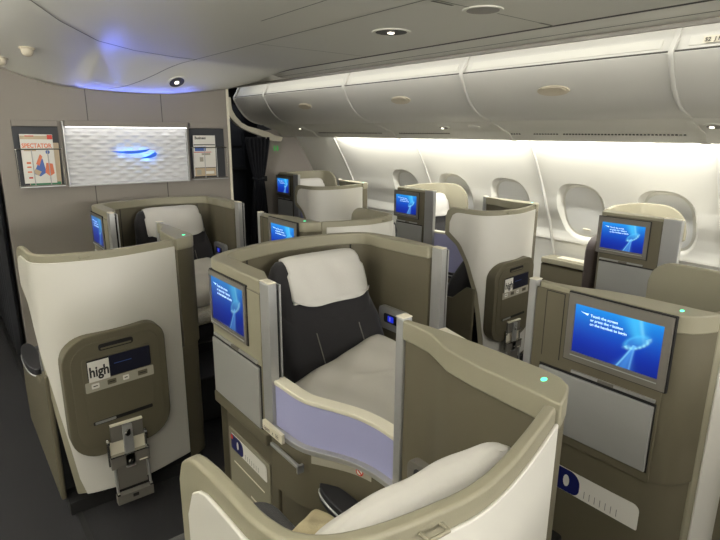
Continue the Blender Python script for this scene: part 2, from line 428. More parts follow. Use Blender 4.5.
    b.prism(rrect(-.036,.008,-.016,.018,.010,4),(.838,.80,.835),(0,1,0),(0,0,1),(-1,0,0),.013,.017,'bezel')
    b.build('handset_cradle',root,tf,bevel=.002)
    # aisle side shroud and armrest
    def shroud(x0,x1):
        poly=[(.50,.06),(.49,.66),(.56,.66),(.68,.56),(.90,.545),(1.20,.53),(1.36,.42),(1.42,.25),(1.40,.06)]
        b=MB(); b.prism(poly,(x0,0,0),(0,1,0),(0,0,1),(1,0,0),0,x1-x0,'taupe_dark'); return b
    shroud(.246,.268).build('side_shroud',root,tf,bevel=.008)
    b=MB(); b.prism([(x*1.0,y) for x,y in sup(0,0,.036,.20,2.4,24)],(.258,1.0,.545),(1,0,0),(0,1,0),(0,0,1),0,.035,'arm')
    b.prism(sup(0,0,.039,.205,2.4,24),(.258,1.0,.545),(1,0,0),(0,1,0),(0,0,1),-.004,.006,'metal')
    ar=b.build('armrest',root,tf,bevel=.008)
    b=MB(); b.prism(sup(0,0,.036,.14,2.2,24),(.855,1.14,.50),(1,0,0),(0,1,0),(0,0,1),0,.05,'arm')
    b.prism(sup(0,0,.040,.145,2.2,24),(.855,1.14,.50),(1,0,0),(0,1,0),(0,0,1),.02,.03,'metal')
    b.build('armrest',root,tf,bevel=.008)
    b=MB(); b.prism([(.455,0),(1.36,0),(1.30,.06),(.455,.06)],(.27,0,0),(0,1,0),(0,0,1),(1,0,0),0,.58,'plinth')
    b.build('plinth',root,tf)
    seat_parts(root,.50,.427,1,tf,cover,1.0,zc=.038,yk=.74,xk=.93) if screen!='K' else seat_parts(root,.48,.427,1,tf,cover,1.0,zc=-.015,yk=.74,xk=.93)
    if stool: footstool(root,tf,None)
    if pad:
        b=MB(); b.prism(rrect(.30,.74,.50,1.0,(.03,.03,.12,.12),6),(0,.385,0),(1,0,0),(0,0,1),(0,-1,0),0,.07,'pad'); b.build('footstool',root,tf,bevel=.02,seg=4)['label']='dark brown padded footstool folded up'
    if screen:
        # screen face on the outside of the divider; local frame
        xo=(.943-AX)*mir
        Nn=(mir,0,0)
        if mir==-1: U=(0,-1,0); ya=.824-AY; 
        else: U=(0,1,0); ya=(.53-AY)
        W=.265 if mir==-1 else .258; H=.158
        b=MB(); b.box(.940,.9465,.545,front-.014,.655,topz-.016,'taupe_dark'); b.build('face_panel',root,tf,bevel=.003)
        b=MB()
        for y in (.866,) if front>.95 else ():
            b.box(.9464,.9469,y-.001,y+.002,.935,1.160,'black'); b.box(.9464,.9469,.93,.932,.935,1.160,'black'); b.box(.9464,.9469,y,.932,1.158,1.161,'black')
            b.build('door_seam',root,tf)
        screen_unit(root,(xo+.008*mir,ya,.985),U,W,H,Nn)
        y0,y1=(.557,.93) if mir==-1 else (.535,front-.03)
        b=MB(); b.box(.946,.957,y0,y1,.69,.900,'grey'); tr=b.build('tray_table',root,tf,bevel=.003)
        tr['label']='grey tray table folded flat'
        b=MB(); b.box(.944,.9475,y0-.004,y1+.004,.686,.908,'black'); b.build('tray_recess',root,tf)
        b=MB(); b.box(.946,.953,y0,y0+.26,.912,.921,'metal'); b.box(.953,.9545,y0+.12,y0+.17,.912,.921,'bezel'); b.build('catch_rail',tr,tf)
        b=MB(); b.box(.908,.930,.56,1.10,.05,.60,'taupe_dark'); b.build('lower_cabinet',root,tf,bevel=.006)
    return root

# ------------------------------------------------------------------ type G suite (centre, faces aft)
GX,GY=1.217,1.60
def suite_G(label,loc):
    root=thing('seat_suite',label,'aircraft seat',(loc[0],loc[1],0),0,'centre seats facing the camera')
    tf=lambda p:(p[0]-GX,p[1]-GY,p[2])
    top=1.18
    P=smooth_path([(.787,1.535),(.787,1.66),(.787,1.80),(.787,1.90),(.80,1.955),(.84,1.995),(.904,2.033),(1.0,2.07),(1.094,2.10),(1.20,2.12),(1.30,2.126),(1.42,2.115),(1.54,2.085),(1.62,2.045),(1.652,2.00),(1.668,1.93),(1.682,1.80),(1.682,1.70),(1.668,1.585)],.02)
    S=arclen(P); L_=S[-1]
    def th(s):
        if s<.10: return -.036-.04*s/.10
        if s<.38: return -.076
        if s<.55: return -.076+.036*(s-.38)/.17
        if s>L_-.45: return -.04-.03*min(1,(s-(L_-.45))/.15) if s<L_-.12 else -.045-.025*(L_-s)/.12
        return -.04
    b=MB(); ribbon(b,P,0,th,top-.055,top,'taupe'); b.build('shell_cap',root,tf,bevel=.008,ang=50)
    b=MB(); ribbon(b,P,-.004,lambda s:th(s)+.012 if s>.1 else -.026,lambda s:.60 if (s<.40 or s>L_-.42) else .08,top-.05,'taupe_dark'); b.build('shell_frame',root,tf,ang=50)
    for s_ in (.63,L_-.54):
        i=next(i for i,s in enumerate(S) if s>s_); d=(P[i+1]-P[i-1]).normalized(); n=Vector((d.y,-d.x)); q=P[i]+n*.031
        b=MB(); b.box(q.x-.0015,q.x+.0015,q.y-.004,q.y+.004,.6,top-.052,'black'); b.build('shell_seam',root,tf)
    # posts with the black slot of the sliding screen
    for (x0,x1,yy,sg) in ((.787,.818,1.505,1),(1.642,1.672,1.553,-1)):
        b=MB(); b.box(x0,x1,yy-.03,yy+.03,.665,top-.004,'metal'); b.box(x0,x1,yy-.03,yy+.03,top-.003,top+.002,'cap')
        xa,xb=(x1,x1+.012) if sg==1 else (x0-.012,x0)
        xc,xd=(x1+.010,x1+.018) if sg==1 else (x1,x1+.0)
        b.build('end_post',root,tf,bevel=.004)
        b=MB()
        if sg==1: b.box(x1,x1+.011,yy-.02,yy+.02,.67,top-.03,'black'); b.box(x1+.011,x1+.018,yy-.026,yy+.03,.67,top-.01,'metal')
        else: b.box(x1,x1+.010,yy-.02,yy+.02,.67,top-.03,'black'); b.box(x1+.010,x1+.018,yy-.026,yy+.03,.67,top-.01,'metal')
        b.build('screen_track',root,tf,bevel=.001)
    # left face: screen, narrow door, tray, shelf, lower cabinet
    b=MB(); b.box(.785,.793,1.535,1.935,.60,top-.045,'taupe'); b.box(.7845,.79,1.535,1.93,1.131,1.133,'black'); b.build('face_panel',root,tf,bevel=.003)
    screen_unit(root,(.782-GX,1.922-GY,.945),(0,-1,0),.278,.175,(-1,0,0),bz=(.010,.022,.014,.018),dm='display_dim')
    b=MB(); b.box(.774,.785,1.545,1.928,.635,.865,'grey'); tr=b.build('tray_table',root,tf,bevel=.003); tr['label']='grey tray table folded flat'
    b=MB(); b.box(.781,.7855,1.540,1.932,.630,.872,'black'); b.build('tray_recess',root,tf)
    b=MB(); b.box(.778,.786,1.56,1.92,.876,.886,'metal'); b.box(.776,.786,1.70,1.76,.876,.886,'bezel'); b.build('catch_rail',tr,tf)
    b=MB(); b.box(.772,.86,1.50,1.938,.585,.632,'taupe_dark'); b.build('ledge',root,tf,bevel=.006)
    b=MB(); b.box(.815,.95,1.50,1.93,.04,.59,'taupe_dark'); cab=b.build('lower_cabinet',root,tf,bevel=.008)
    b=MB(); b.box(.809,.817,1.555,1.90,.15,.47,'taupe'); b.box(.807,.812,1.60,1.86,.325,.331,'cap'); b.box(.808,.812,1.60,1.72,.235,.245,'cap'); b.build('literature_pocket',cab,tf,bevel=.002)
    # sweeping low wall with lavender panel, both sides
    for sg in (1,-1):
        mx=(lambda x:x) if sg==1 else (lambda x:2*GX+.006-x)
        W=[(.800,1.485),(.806,1.43),(.812,1.37),(.824,1.32),(.850,1.275),(.884,1.22),(.912,1.165),(.930,1.10),(.936,1.04),(.937,.995)]
        Q=smooth_path([(mx(x),y) for x,y in W],.02)
        o=1 if sg==1 else -1
        f=lambda a:a*o
        SQ=arclen(Q)[-1]; dz=lambda z,k:(lambda s_:z-k*s_/SQ)
        b=MB(); ribbon(b,Q,f(0),f(.012),dz(.672,.025),dz(.828,.045),'lav'); b.build('frosted_panel',root,tf,ang=60)['label']='lavender frosted panel'
        b=MB(); ribbon(b,Q,f(-.004),f(.042),dz(.826,.045),dz(.842,.045),'cap'); b.build('panel_cap',root,tf,bevel=.004,ang=60)['label']='ivory top rail'
        b=MB(); ribbon(b,Q,f(-.022),f(.03),dz(.655,.025),dz(.674,.025),'metal'); b.build('sill',root,tf,bevel=.003,ang=60)
        b=MB(); ribbon(b,Q,f(-.016),f(.03),.44,dz(.657,.025),'taupe_dark'); ribbon(b,Q,f(.02),f(.05),.05,.45,'taupe_dark'); b.build('side_base',root,tf,ang=60)
        if sg==1:
            b=MB()
            b.box(.768,.780,1.385,1.515,.655,.688,'label'); 
            b.text('open  x  lift',.022,(.7672,1.505,.663),(0,-1,0),(0,0,1),(-1,0,0),.0008,'ink')
            b.build('instruction_label',root,tf,bevel=.001)
            b=MB(); b.box(.776,.788,1.30,1.48,.602,.614,'metal'); b.box(.776,.80,1.30,1.31,.585,.614,'metal'); b.build('pull_handle',root,tf,bevel=.002)
            b=MB(); b.prism([(1.335,.605),(1.13,.605),(1.13,.638),(1.335,.638)],(0,0,0),(0,0,0),(0,0,1),(0,0,0),0,0,'placard') if False else None
            # placard strip following the curve
            i0=next(i for i,p in enumerate(Q) if p.y<1.32); i1=next(i for i,p in enumerate(Q) if p.y<1.10)
            b=MB(); ribbon(b,Q[i0:i1],-.018,-.0165,.615,.648,'placard')
            q=Q[i1-3]; d=(Q[i1-2]-Q[i1-4]).normalized()
            n=Vector((d.y,-d.x))*1
            n=Vector((-d.y,d.x)) if Vector((-d.y,d.x)).x<0 else Vector((d.y,-d.x))
            oo=q+n*.0188
            b.prism(sup(0,0,.014,.014,2,20),(oo.x,oo.y,.632),(d.x,d.y,0),(0,0,1),(n.x,n.y,0),0,.0008,'card_red')
            b.prism(sup(0,0,.010,.010,2,20),(oo.x,oo.y,.632),(d.x,d.y,0),(0,0,1),(n.x,n.y,0),.0008,.0012,'card_white')
            b.prism([(-.009,.005),(-.006,.009),(.009,-.005),(.006,-.009)],(oo.x,oo.y,.632),(d.x,d.y,0),(0,0,1),(n.x,n.y,0),.0012,.0016,'card_red')
            b.build('no_smoking_placard',root,tf)
    # control panel on the right wall inside
    b=MB(); b.prism(rrect(-.10,.10,-.055,.055,.025,5),(1.606,1.775,.80),(0,-1,0),(0,0,1),(-1,0,0),-.01,.012,'metal')
    b.prism(rrect(-.06,.05,-.02,.024,.010,4),(1.5935,1.775,.80),(0,-1,0),(0,0,1),(-1,0,0),0,.002,'arm')
    b.prism(rrect(-.03,.01,-.012,.016,.004,4),(1.5915,1.775,.80),(0,-1,0),(0,0,1),(-1,0,0),0,.0015,'blue_led')
    b.prism(sup(.035,.0,.017,.017,2,16),(1.5915,1.775,.80),(0,-1,0),(0,0,1),(-1,0,0),0,.006,'black')
    b.prism(rrect(-.016,-.010,-.008,.012,.002,2),(1.590,1.775,.80),(0,-1,0),(0,0,1),(-1,0,0),0,.001,'card_white')
    b.build('control_panel',root,tf,bevel=.002)
    b=MB(); b.box(.84,.90,1.10,1.52,.46,.52,'arm') if False else b.box(1.56,1.63,1.25,1.75,.50,.55,'arm'); b.build('armrest',root,tf,bevel=.012)
    seat_parts(root,1.305,2.05,-1,tf,True,.92,shift=.018)
    b=MB(); b.box(.95,1.60,.80,1.50,.03,.30,'plinth') ; b.build('footwell_box',root,tf,bevel=.01)
    return root

# ------------------------------------------------------------------ place the suites
PITCH=1.936
F=suite_A('seat_suite','cream-backed forward-facing seat whose wrap-around shell stands lowest and closest in the picture, bottom centre',(AX,AY),1)
L_=copy_tree(F,(AX,AY+PITCH,0),'cream-backed seat by the left aisle, its full back and folded footstool in view')
MXX=2*1.217-AX+.040
R=suite_A('seat_suite','cream and taupe seat shell at the right picture edge carrying the biggest blue screen',(MXX,AY+.018),-1,screen='left')
Ms=copy_tree(R,(MXX,AY+.018+PITCH,0),'low cream shell with small blue screen directly behind the central seat, beside the galley doorway')
Wz=copy_tree(F,(AX+2.45,AY+1.72,0),'tall cream shell by the windows, right of the central seat, footstool on its rear')
N_=copy_tree(F,(AX+2.45,AY+1.72+PITCH,0),'distant cream shell standing in front of the farthest window-side screen')
G=suite_G('central taupe seat facing the camera with white headrest cover and big pillow',(GX+.010,GY+.012))
Bs=copy_tree(G,(GX+.010,GY+.012+PITCH,0),'taupe seat facing the camera directly under the lit logo wall')
K1=suite_A('seat_suite','window seat with blue screen seen against the two nearest windows',(4.118-AX,2.17-AY),1,screen='K',stool=False,front=.885,pad=True,group='window seats facing the camera',rz=PI,body='taupe',shellcol='taupe',topz=1.20,widepost=True)
K0=copy_tree(K1,(4.118-AX,2.17-AY+1.874,0),'window seat with blue screen, second from the front, white headrest cover showing beside its post')
Km=copy_tree(K1,(4.118-AX,2.17-AY+3.947,0),'farthest window seat with small dark-framed blue screen near the front partition')
# low lavender walls beside the window seats
for (dy,lab) in ((0,'nearest'),(1.874,'middle'),(3.947,'farthest')):
    pass
def side_wall(dy,label):
    r=thing('privacy_wall',label,'low divider',(3.2,1.0+dy,0))
    W=smooth_path([(3.19,1.28),(3.20,1.20),(3.22,1.10),(3.26,1.0),(3.31,.90),(3.33,.80)],.02)
    tf=lambda p:(p[0]-3.2,p[1]-1.0,p[2])
    b=MB(); ribbon(b,W,0,.012,.50,.86,'lav'); b.build('frosted_panel',r,tf,ang=60)
    b=MB(); ribbon(b,W,-.004,.05,.858,.875,'cap'); b.build('panel_cap',r,tf,bevel=.003,ang=60)
    b=MB(); ribbon(b,W,-.01,.04,.02,.50,'taupe_dark'); b.build('wall_base',r,tf,ang=60)
side_wall(1.874,'low lavender wall with white top rail behind the tall cream shell by the windows')
side_wall(3.947,'low lavender wall beside the farthest window seat')
side_wall(0,'low lavender wall beside the nearest window seat')

# ------------------------------------------------------------------ loose things on and in the seats
def cushion(name,label,cat,loc,rot,w,d,h,m,seed=0,pinch=.5,n=44):
    rnd=random.Random(seed); ph=[rnd.uniform(0,6) for _ in range(8)]
    def hh(x,y):
        e=max(0,(1-abs(x)**4))*max(0,(1-abs(y)**4)); return e**.30
    def wr(x,y): return .003*math.sin(5*x+3*y+ph[0])*math.sin(4*y-2*x+ph[1])+.006*math.exp(-((x*.8+y-.1)/.05)**2)*(1 if x>-.2 else 0)+.004*math.sin(11*x+ph[2]+4*y)+.003*math.sin(9*y-7*x+ph[3])
    b=MB()
    def F_(sg):
        def f(u,v):
            x,y=u*2-1,v*2-1
            X=x*w/2*(1-.05*abs(y)**3*0-.03*(1-abs(y))); Y=y*d/2*(1-.04*(1-abs(x)))
            return (X,Y,h/2+sg*h/2*hh(x,y)+(wr(x,y)*hh(x,y) if sg>0 else 0))
        return f
    b.grid(F_(1),n,n,m); b.grid(F_(-1),n,n,m)
    bm=None
    o=b.build(name,None,None,ang=80,fix=False)
    bm=bmesh.new(); bm.from_mesh(o.data); bmesh.ops.remove_doubles(bm,verts=bm.verts,dist=.0005); bmesh.ops.recalc_face_normals(bm,faces=bm.faces); bm.to_mesh(o.data); bm.free()
    o.location=loc; o.rotation_euler=rot
    return tag(o,label,cat)
cushion('pillow','large white pillow lying on the central seat','pillow',(1.28,1.56,.56),(math.radians(16),math.radians(-8),math.radians(10)),.60,.44,.16,'pillow',3)
cushion('pillow','white pillow lying on the seat under the logo wall','pillow',(1.28,1.56+PITCH,.56),(math.radians(16),math.radians(-8),math.radians(10)),.60,.44,.16,'pillow',5)
cushion('blanket','folded speckled blanket in front of the pillow on the seat under the logo wall','blanket',(1.17,3.20,.482),(0,0,.15),.46,.26,.06,'pattern',6)
cushion('blanket','folded beige blanket on the nearest seat','blanket',(.70,1.06,.49),(0,0,.3),.26,.24,.05,'beige',8)
safety_card((.8185,1.887,.385),(0,-1,0),(0,0,1),(-1,0,0),.30,.068,'blue and white safety card in the pocket below the central seat tray table')
safety_card((1.5415,.878,.475),(0,-1,0),(0,0,1),(-1,0,0),.30,.085,'blue and white card leaning below the tray table of the seat with the biggest screen')
def magazine_pair(dx,dy,l1,l2):
    y=.362-.0078
    def zc(x): return .05*(x-.5)
    b=MB(); b.prism([(.388,.650+zc(.388)),(.470,.650+zc(.47)),(.470,.738+zc(.47)),(.388,.738+zc(.388))],(dx,y+dy,0),(1,0,0),(0,0,1),(0,-1,0),0,.003,'card_white')
    b.text('high',.062,(.391+dx,y+dy,.672+zc(.39)),(1,0,.05),(0,0,1),(0,-1,0),.0034,'ink',width=.075,bold=.03)
    tag(b.build('magazine'),l1,'magazine')
    b=MB(); b.prism([(.4705,.655+zc(.47)),(.636,.655+zc(.636)),(.636,.745+zc(.636)),(.4705,.745+zc(.4705))],(dx,y+dy,0),(1,0,0),(0,0,1),(0,-1,0),0,.003,'card_dark')
    b.prism([(.49,.705+zc(.49)),(.56,.705+zc(.56)),(.56,.708+zc(.56)),(.49,.708+zc(.49))],(dx,y+dy,0),(1,0,0),(0,0,1),(0,-1,0),.003,.0034,'card_blue')
    tag(b.build('leaflet'),l2,'leaflet')
magazine_pair(0,PITCH,'white magazine headed high in the pocket of the seat back by the left aisle','dark navy leaflet in the pocket of the seat back by the left aisle')
magazine_pair(2.45,1.72,'white magazine in the pocket of the tall cream shell by the windows','dark navy leaflet in the pocket of the tall cream shell by the windows')

# ------------------------------------------------------------------ setting: floor, ceiling, walls
XC=1.217
def mirx(x): return 2*XC-x
b=MB(); b.box(-1.75,4.2,-5.3,8.0,-.06,0,'carpet'); struct(b.build('floor'))
tr=MB()
for x in (.30,2.12): tr.box(x-.012,x+.012,-2.2,7.5,0,.004,'plinth')
struct(tr.build('trim_1'))
# ceiling
def yarc(x):
    K=[(-3,2.0),(.40,2.6),(.575,3.0),(.856,3.5),(1.128,3.75),(1.43,3.88),(1.6,3.92),(6,3.95)]
    for (a,ya),(c,yc) in zip(K,K[1:]):
        if x<=c: return ya+(yc-ya)*(x-a)/(c-a)
def zdip(x):
    K=[(-3,2.14),(-.1,2.12),(.1,2.10),(.457,2.055),(.618,1.995),(.793,1.954),(1.186,1.934),(1.4,1.933),(1.555,1.937),(1.8,1.966),(2.04,2.0),(2.3,2.07),(2.42,2.135),(6,2.135)]
    for (a,ya),(c,yc) in zip(K,K[1:]):
        if x<=c: return ya+(yc-ya)*(x-a)/(c-a)
def ceil_z(x,y):
    base=2.15
    d=abs(x-XC)
    if d>1.20: base=2.15-(d-1.20)*.22
    y0=yarc(x)
    if y>y0 and d<1.25:
        t=min(1,(y-y0)/(4.40-y0)); t=t*t*(3-2*t) if x>.9 else t**1.6
        return base-(base-zdip(x))*t
    return base
def ceil_y_profile():
    return [-5.3,-3,-1,0,.6,1.2,1.8,2.2]+[2.4+.05*k for k in range(41)]
ys=ceil_y_profile(); xs=[mirx(2.60)+ (2.60-mirx(2.60))*k/64 for k in range(65)]
b=MB()
v=[(x,y,ceil_z(x,y)) for y in ys for x in xs]; n=len(xs)
f=[(j*n+i,j*n+i+1,(j+1)*n+i+1,(j+1)*n+i) for j in range(len(ys)-1) for i in range(n-1)]
b.add(v,f,'ceil')
cl=b.build('ceiling',fix=False,ang=70); struct(cl)
md=cl.modifiers.new('thick','SOLIDIFY'); md.thickness=.02; md.offset=1
b=MB(); b.box(-1.75,4.2,6.0,8.0,2.35,2.40,'ceil_gap'); struct(b.build('ceiling_front'))
b=MB(); b.box(-1.75,4.2,-5.3,8.0,2.42,2.46,'ceil'); struct(b.build('ceiling_upper'))
xs2=[2.03+.57*k/12 for k in range(13)]; ys2=[4.38,4.6,5.2,5.95]
b=MB(); v=[(x,y,2.15-max(0,abs(x-XC)-1.20)*.22-(2.15-2.0)*(0 if y>4.7 else 0)) for y in ys2 for x in xs2]
b.add(v,[(j*13+i,j*13+i+1,(j+1)*13+i+1,(j+1)*13+i) for j in range(3) for i in range(12)],'ceil'); o=b.build('ceiling_aisle',fix=False); md=o.modifiers.new('thick','SOLIDIFY'); md.thickness=.015; md.offset=1; struct(o)
# seams and grooves on the ceiling
b=MB()
def seam_y(x,y0,y1,w,m='seam',dz=.0015):
    K=max(2,int((y1-y0)/.05))
    v=[];f=[]
    for k in range(K+1):
        y=y0+(y1-y0)*k/K
        v+=[(x-w/2,y,ceil_z(x-w/2,y)-dz),(x+w/2,y,ceil_z(x+w/2,y)-dz)]
    for k in range(K): f.append((2*k,2*k+1,2*k+3,2*k+2))
    b.add(v,f,m)
def seam_x(y,x0,x1,w,m='seam',dz=.0015):
    K=max(2,int((x1-x0)/.04)); v=[];f=[]
    for k in range(K+1):
        x=x0+(x1-x0)*k/K; v+=[(x,y-w/2,ceil_z(x,y-w/2)-dz),(x,y+w/2,ceil_z(x,y+w/2)-dz)]
    for k in range(K): f.append((2*k,2*k+1,2*k+3,2*k+2))
    b.add(v,f,m)
seam_y(1.59,-1,3.95,.008); seam_y(2.415,-1,4.38,.022,'ceil_gap'); seam_y(2.52,-1,4.38,.006)
seam_x(1.60,1.6,2.40,.006); seam_x(3.0,1.6,2.40,.006)
seam_y(1.30,-1,2.4,.006)
v=[];f=[]
for k in range(31):
    x=1.59-.50*k/30; y=3.95+.36*k/30; v+=[(x,y-.004,ceil_z(x,y-.004)-.002),(x,y+.004,ceil_z(x,y+.004)-.002)]
for k in range(30): f.append((2*k,2*k+1,2*k+3,2*k+2))
b.add(v,f,'seam')
for (y,x) in ((1.60,2.36),(1.62,1.68)): seam_x(y,x-.06,x+.06,.016,dz=.002)
# curved seam where the panel dips to the bulkhead
v=[];f=[];K=60
for k in range(K+1):
    x=.30+(1.60-.30)*k/K; y=yarc(x); 
    v+=[(x,y-.008,ceil_z(x,y-.008)-.0018),(x,y+.008,ceil_z(x,y+.008)-.0018)]
for k in range(K): f.append((2*k,2*k+1,2*k+3,2*k+2))
b.add(v,f,'seam')
struct(b.build('trim_2',fix=False))
# ceiling edge lip and cove cavity (both sides)
for sg,nm in ((1,'trim_3'),(-1,'trim_4')):
    X=(lambda x:x) if sg==1 else mirx
    b=MB(); x0,x1=sorted((X(2.585),X(2.603))); b.box(x0,x1,-5.2,5.9,2.095,2.135,'wall_grey'); struct(b.build(nm,bevel=.003))
# side walls: profile in (x,z)
WP=[(4.12,-.02),(4.13,.30),(4.11,.60),(4.05,.80),(3.985,.97),(3.93,1.07),(3.885,1.17),(3.80,1.32),(3.71,1.47),(3.63,1.60),(3.56,1.72),(3.46,1.86)]
def wall_side(name,sg,y0,y1):
    b=MB(); secs=[]
    P=smooth_path([(x,z) for x,z in WP],.06)
    out=[(p.x,p.y) for p in P]; 
    sec=lambda y:[((x if sg==1 else mirx(x)),y,z) for x,z in out]+[((x+.14 if sg==1 else mirx(x+.14)),y,z) for x,z in reversed(out)]
    b.loft([sec(y0),sec(y1)],'wall'); return b.build(name,ang=50)
WIN=[(1.59,1.055),(2.215,1.055),(2.87,1.055),(3.50,1.055),(4.17,1.055)]
def wx(z):
    for (xa,za),(xb,zb) in zip(WP,WP[1:]):
        if z<=zb: return xa+(xb-xa)*(z-za)/(zb-za)
wr_=wall_side('wall_right',1,-5.3,5.9)
# cut the window recesses
for i,(yc,zc) in enumerate(WIN):
    cb=MB()
    x0=wx(zc)
    nrm=Vector((-1,0,-.42)).normalized()     # inward normal of the sloping wall
    up=Vector((-.42,0,1)).normalized(); 
    O=Vector((x0,yc,zc))
    def ring(a,bb,t,e): return [O+Vector((0,1,0))*u+up*v_+nrm*t for u,v_ in sup(0,0,a,bb,e,40)]
    cb.loft([ring(.215,.275,.05,2.7),ring(.205,.262,.0,2.7),ring(.182,.238,-.022,2.7),ring(.172,.227,-.048,2.7)],'wall')
    co=cb.build('cutter')
    md=wr_.modifiers.new('b','BOOLEAN'); md.operation='DIFFERENCE'; md.object=co; md.solver='EXACT'
    bpy.context.view_layer.update()
    me=bpy.data.meshes.new_from_object(wr_.evaluated_get(bpy.context.evaluated_depsgraph_get()))
    wr_.modifiers.clear(); wr_.data=me; bpy.data.objects.remove(co)
    # frame, shade
    fr=MB(); fr.loft([ring(.155,.208,-.036,2.9),ring(.176,.231,-.040,2.7),ring(.179,.235,-.047,2.7),ring(.155,.208,-.047,2.9)],'wall',caps=False)
    w=struct(fr.build('window_%d'%(i+1),ang=60))
    sh=MB(); sh.prism(sup(0,0,.160,.213,2.9,40),O,(0,1,0),up,nrm,-.050,-.043,'shade')
    sh.prism(rrect(-.03,.03,-.165,-.155,.004,3),O,(0,1,0),up,nrm,-.043,-.034,'cap'); sh.build('window_shade',w,ang=50)
wr_.data.polygons.foreach_set('use_smooth',[True]*len(wr_.data.polygons)); wr_.data.set_sharp_from_angle(angle=math.radians(40))
struct(wr_)
struct(wall_side('wall_left',-1,-5.3,5.9))
# raised joints between wall panels, dado strip
n_=5
for y in (1.25,2.52,3.80,5.10):
    b=MB(); P=smooth_path([(x,z) for x,z in WP if .6<=z<=1.75],.05)
    b.loft([[(p.x-.004,y-.012,p.y),(p.x-.012,y,p.y),(p.x-.004,y+.012,p.y),(p.x+.02,y+.012,p.y),(p.x+.02,y-.012,p.y)] for p in P],'bin')
    struct(b.build('trim_%d'%n_,ang=60)); n_+=1
b=MB(); b.box(4.046,4.06,-2,5.9,.797,.801,'wall_grey'); struct(b.build('trim_%d'%n_,bevel=.003)); n_+=1
b=MB(); b.box(-1.75,4.2,-5.36,-5.3,0,2.45,'wall_grey'); struct(b.build('wall_back'))
b=MB(); b.box(.30,3.9,-1.10,-1.05,0,1.22,'wall_grey'); struct(b.build('added_shade_wall',bevel=.01))  # added low wall behind the camera, keeps aft light off the lower seats
b=MB(); b.box(-1.75,4.2,8.0,8.06,0,2.45,'dark'); struct(b.build('wall_galley'))
# front partition with the curtain opening
WPf=[(x,z) for x,z in WP if z<=1.7]
b=MB(); poly=[(3.19,0),(4.13,0)]+[(x+.02,z) for x,z in WPf[1:]]+[(3.40,1.70),(3.12,1.66),(3.12,1.40)]
b.prism(poly,(0,5.90,0),(1,0,0),(0,0,1),(0,1,0),0,.05,'bulk'); struct(b.build('wall_front'))
# centre bulkhead block
b=MB(); b.box(.372,2.052,4.40,6.10,0,2.13,'bulk')
struct(b.build('wall_bulkhead',bevel=.006))
b=MB()
for x in (.951,1.487): b.box(x-.0025,x+.0025,4.398,4.402,.05,2.0,'ceil_gap')
b.box(2.030,2.052,4.396,4.402,0,2.01,'cap')
struct(b.build('trim_%d'%n_)); n_+=1

# ------------------------------------------------------------------ logo panel with racks
lp=thing('logo_panel','white rippled panel with glowing blue ribbon emblem on the bulkhead','wall panel',(1.217,4.39,1.5))
tfl=lambda p:(p[0]-1.217,p[1]-4.39,p[2]-1.5)
b=MB()
def wave(u,v):
    x=.782+.872*u; z=1.275+.405*v
    h=.0038*math.cos(2*PI*x/.115)*math.cos(2*PI*z/.056)+.0012*math.cos(4*PI*z/.056)
    return (x,4.375-h,z)
b.grid(wave,260,200,'relief'); b.box(.782,1.654,4.378,4.398,1.27,1.70,'relief')
b.build('relief_panel',lp,tfl,ang=80,fix=False)
b=MB(); b.box(.772,.782,4.362,4.399,1.262,1.72,'metal'); b.box(1.654,1.664,4.362,4.399,1.262,1.72,'metal'); b.box(.782,1.654,4.365,4.399,1.262,1.270,'metal')
b.build('frame',lp,tfl,bevel=.002)
b=MB(); b.box(.782,1.654,4.320,4.399,1.683,1.725,'bulk'); b.build('light_hood',lp,tfl,bevel=.003)
b=MB(); b.box(.79,1.65,4.33,4.345,1.679,1.6835,mat('hood_strip',rgb(255,250,240),.5,emit=4,ecol=(1,.98,.95,1))); b.build('light_strip',lp,tfl)
# emblem: long blade and hooked tail
cx,cz=1.235,1.492
def EB(p): return [(cx+a,cz+c) for a,c in p]
b=MB()
up_=[(-.165,.016),(-.08,.017),(0,.019),(.08,.025),(.125,.032)]; lo=[(.125,.032),(.09,.010),(.04,.000),(-.02,-.004),(-.09,.002)]
b.prism(EB(up_+lo[1:]),(0,4.350,0),(1,0,0),(0,0,1),(0,-1,0),0,.008,'emblem')
hook=[(.130,-.008),(.158,.008),(.172,-.006),(.160,-.025),(.125,-.037),(.060,-.040),(.045,-.038),(.088,-.026),(.115,-.016)]
b.prism(EB(hook),(0,4.350,0),(1,0,0),(0,0,1),(0,-1,0),0,.008,'emblem')
for dx in (-.05,.11): b.tube([(cx+dx,4.356,cz+(.008 if dx<0 else -.026)),(cx+dx,4.378,cz+(.008 if dx<0 else -.026))],.003,'metal')
b.build('emblem',lp,tfl,bevel=.001)['label']='blue two-part ribbon emblem with blue glow'
def ptlight(name,loc,col,e,r=.012):
    l=bpy.data.lights.new(name,'POINT'); l.color=col; l.energy=e; l.shadow_soft_size=r
    o=bpy.data.objects.new(name,l); C.objects.link(o); o.location=loc; return o
for k,(dx,dz) in enumerate(((-.08,.009),(-.01,.007),(.06,.012),(.145,-.012),(.10,-.034))):
    ptlight('emblem_light',(cx+dx,4.3575,cz+dz),(.10,.42,1),.06,.005)

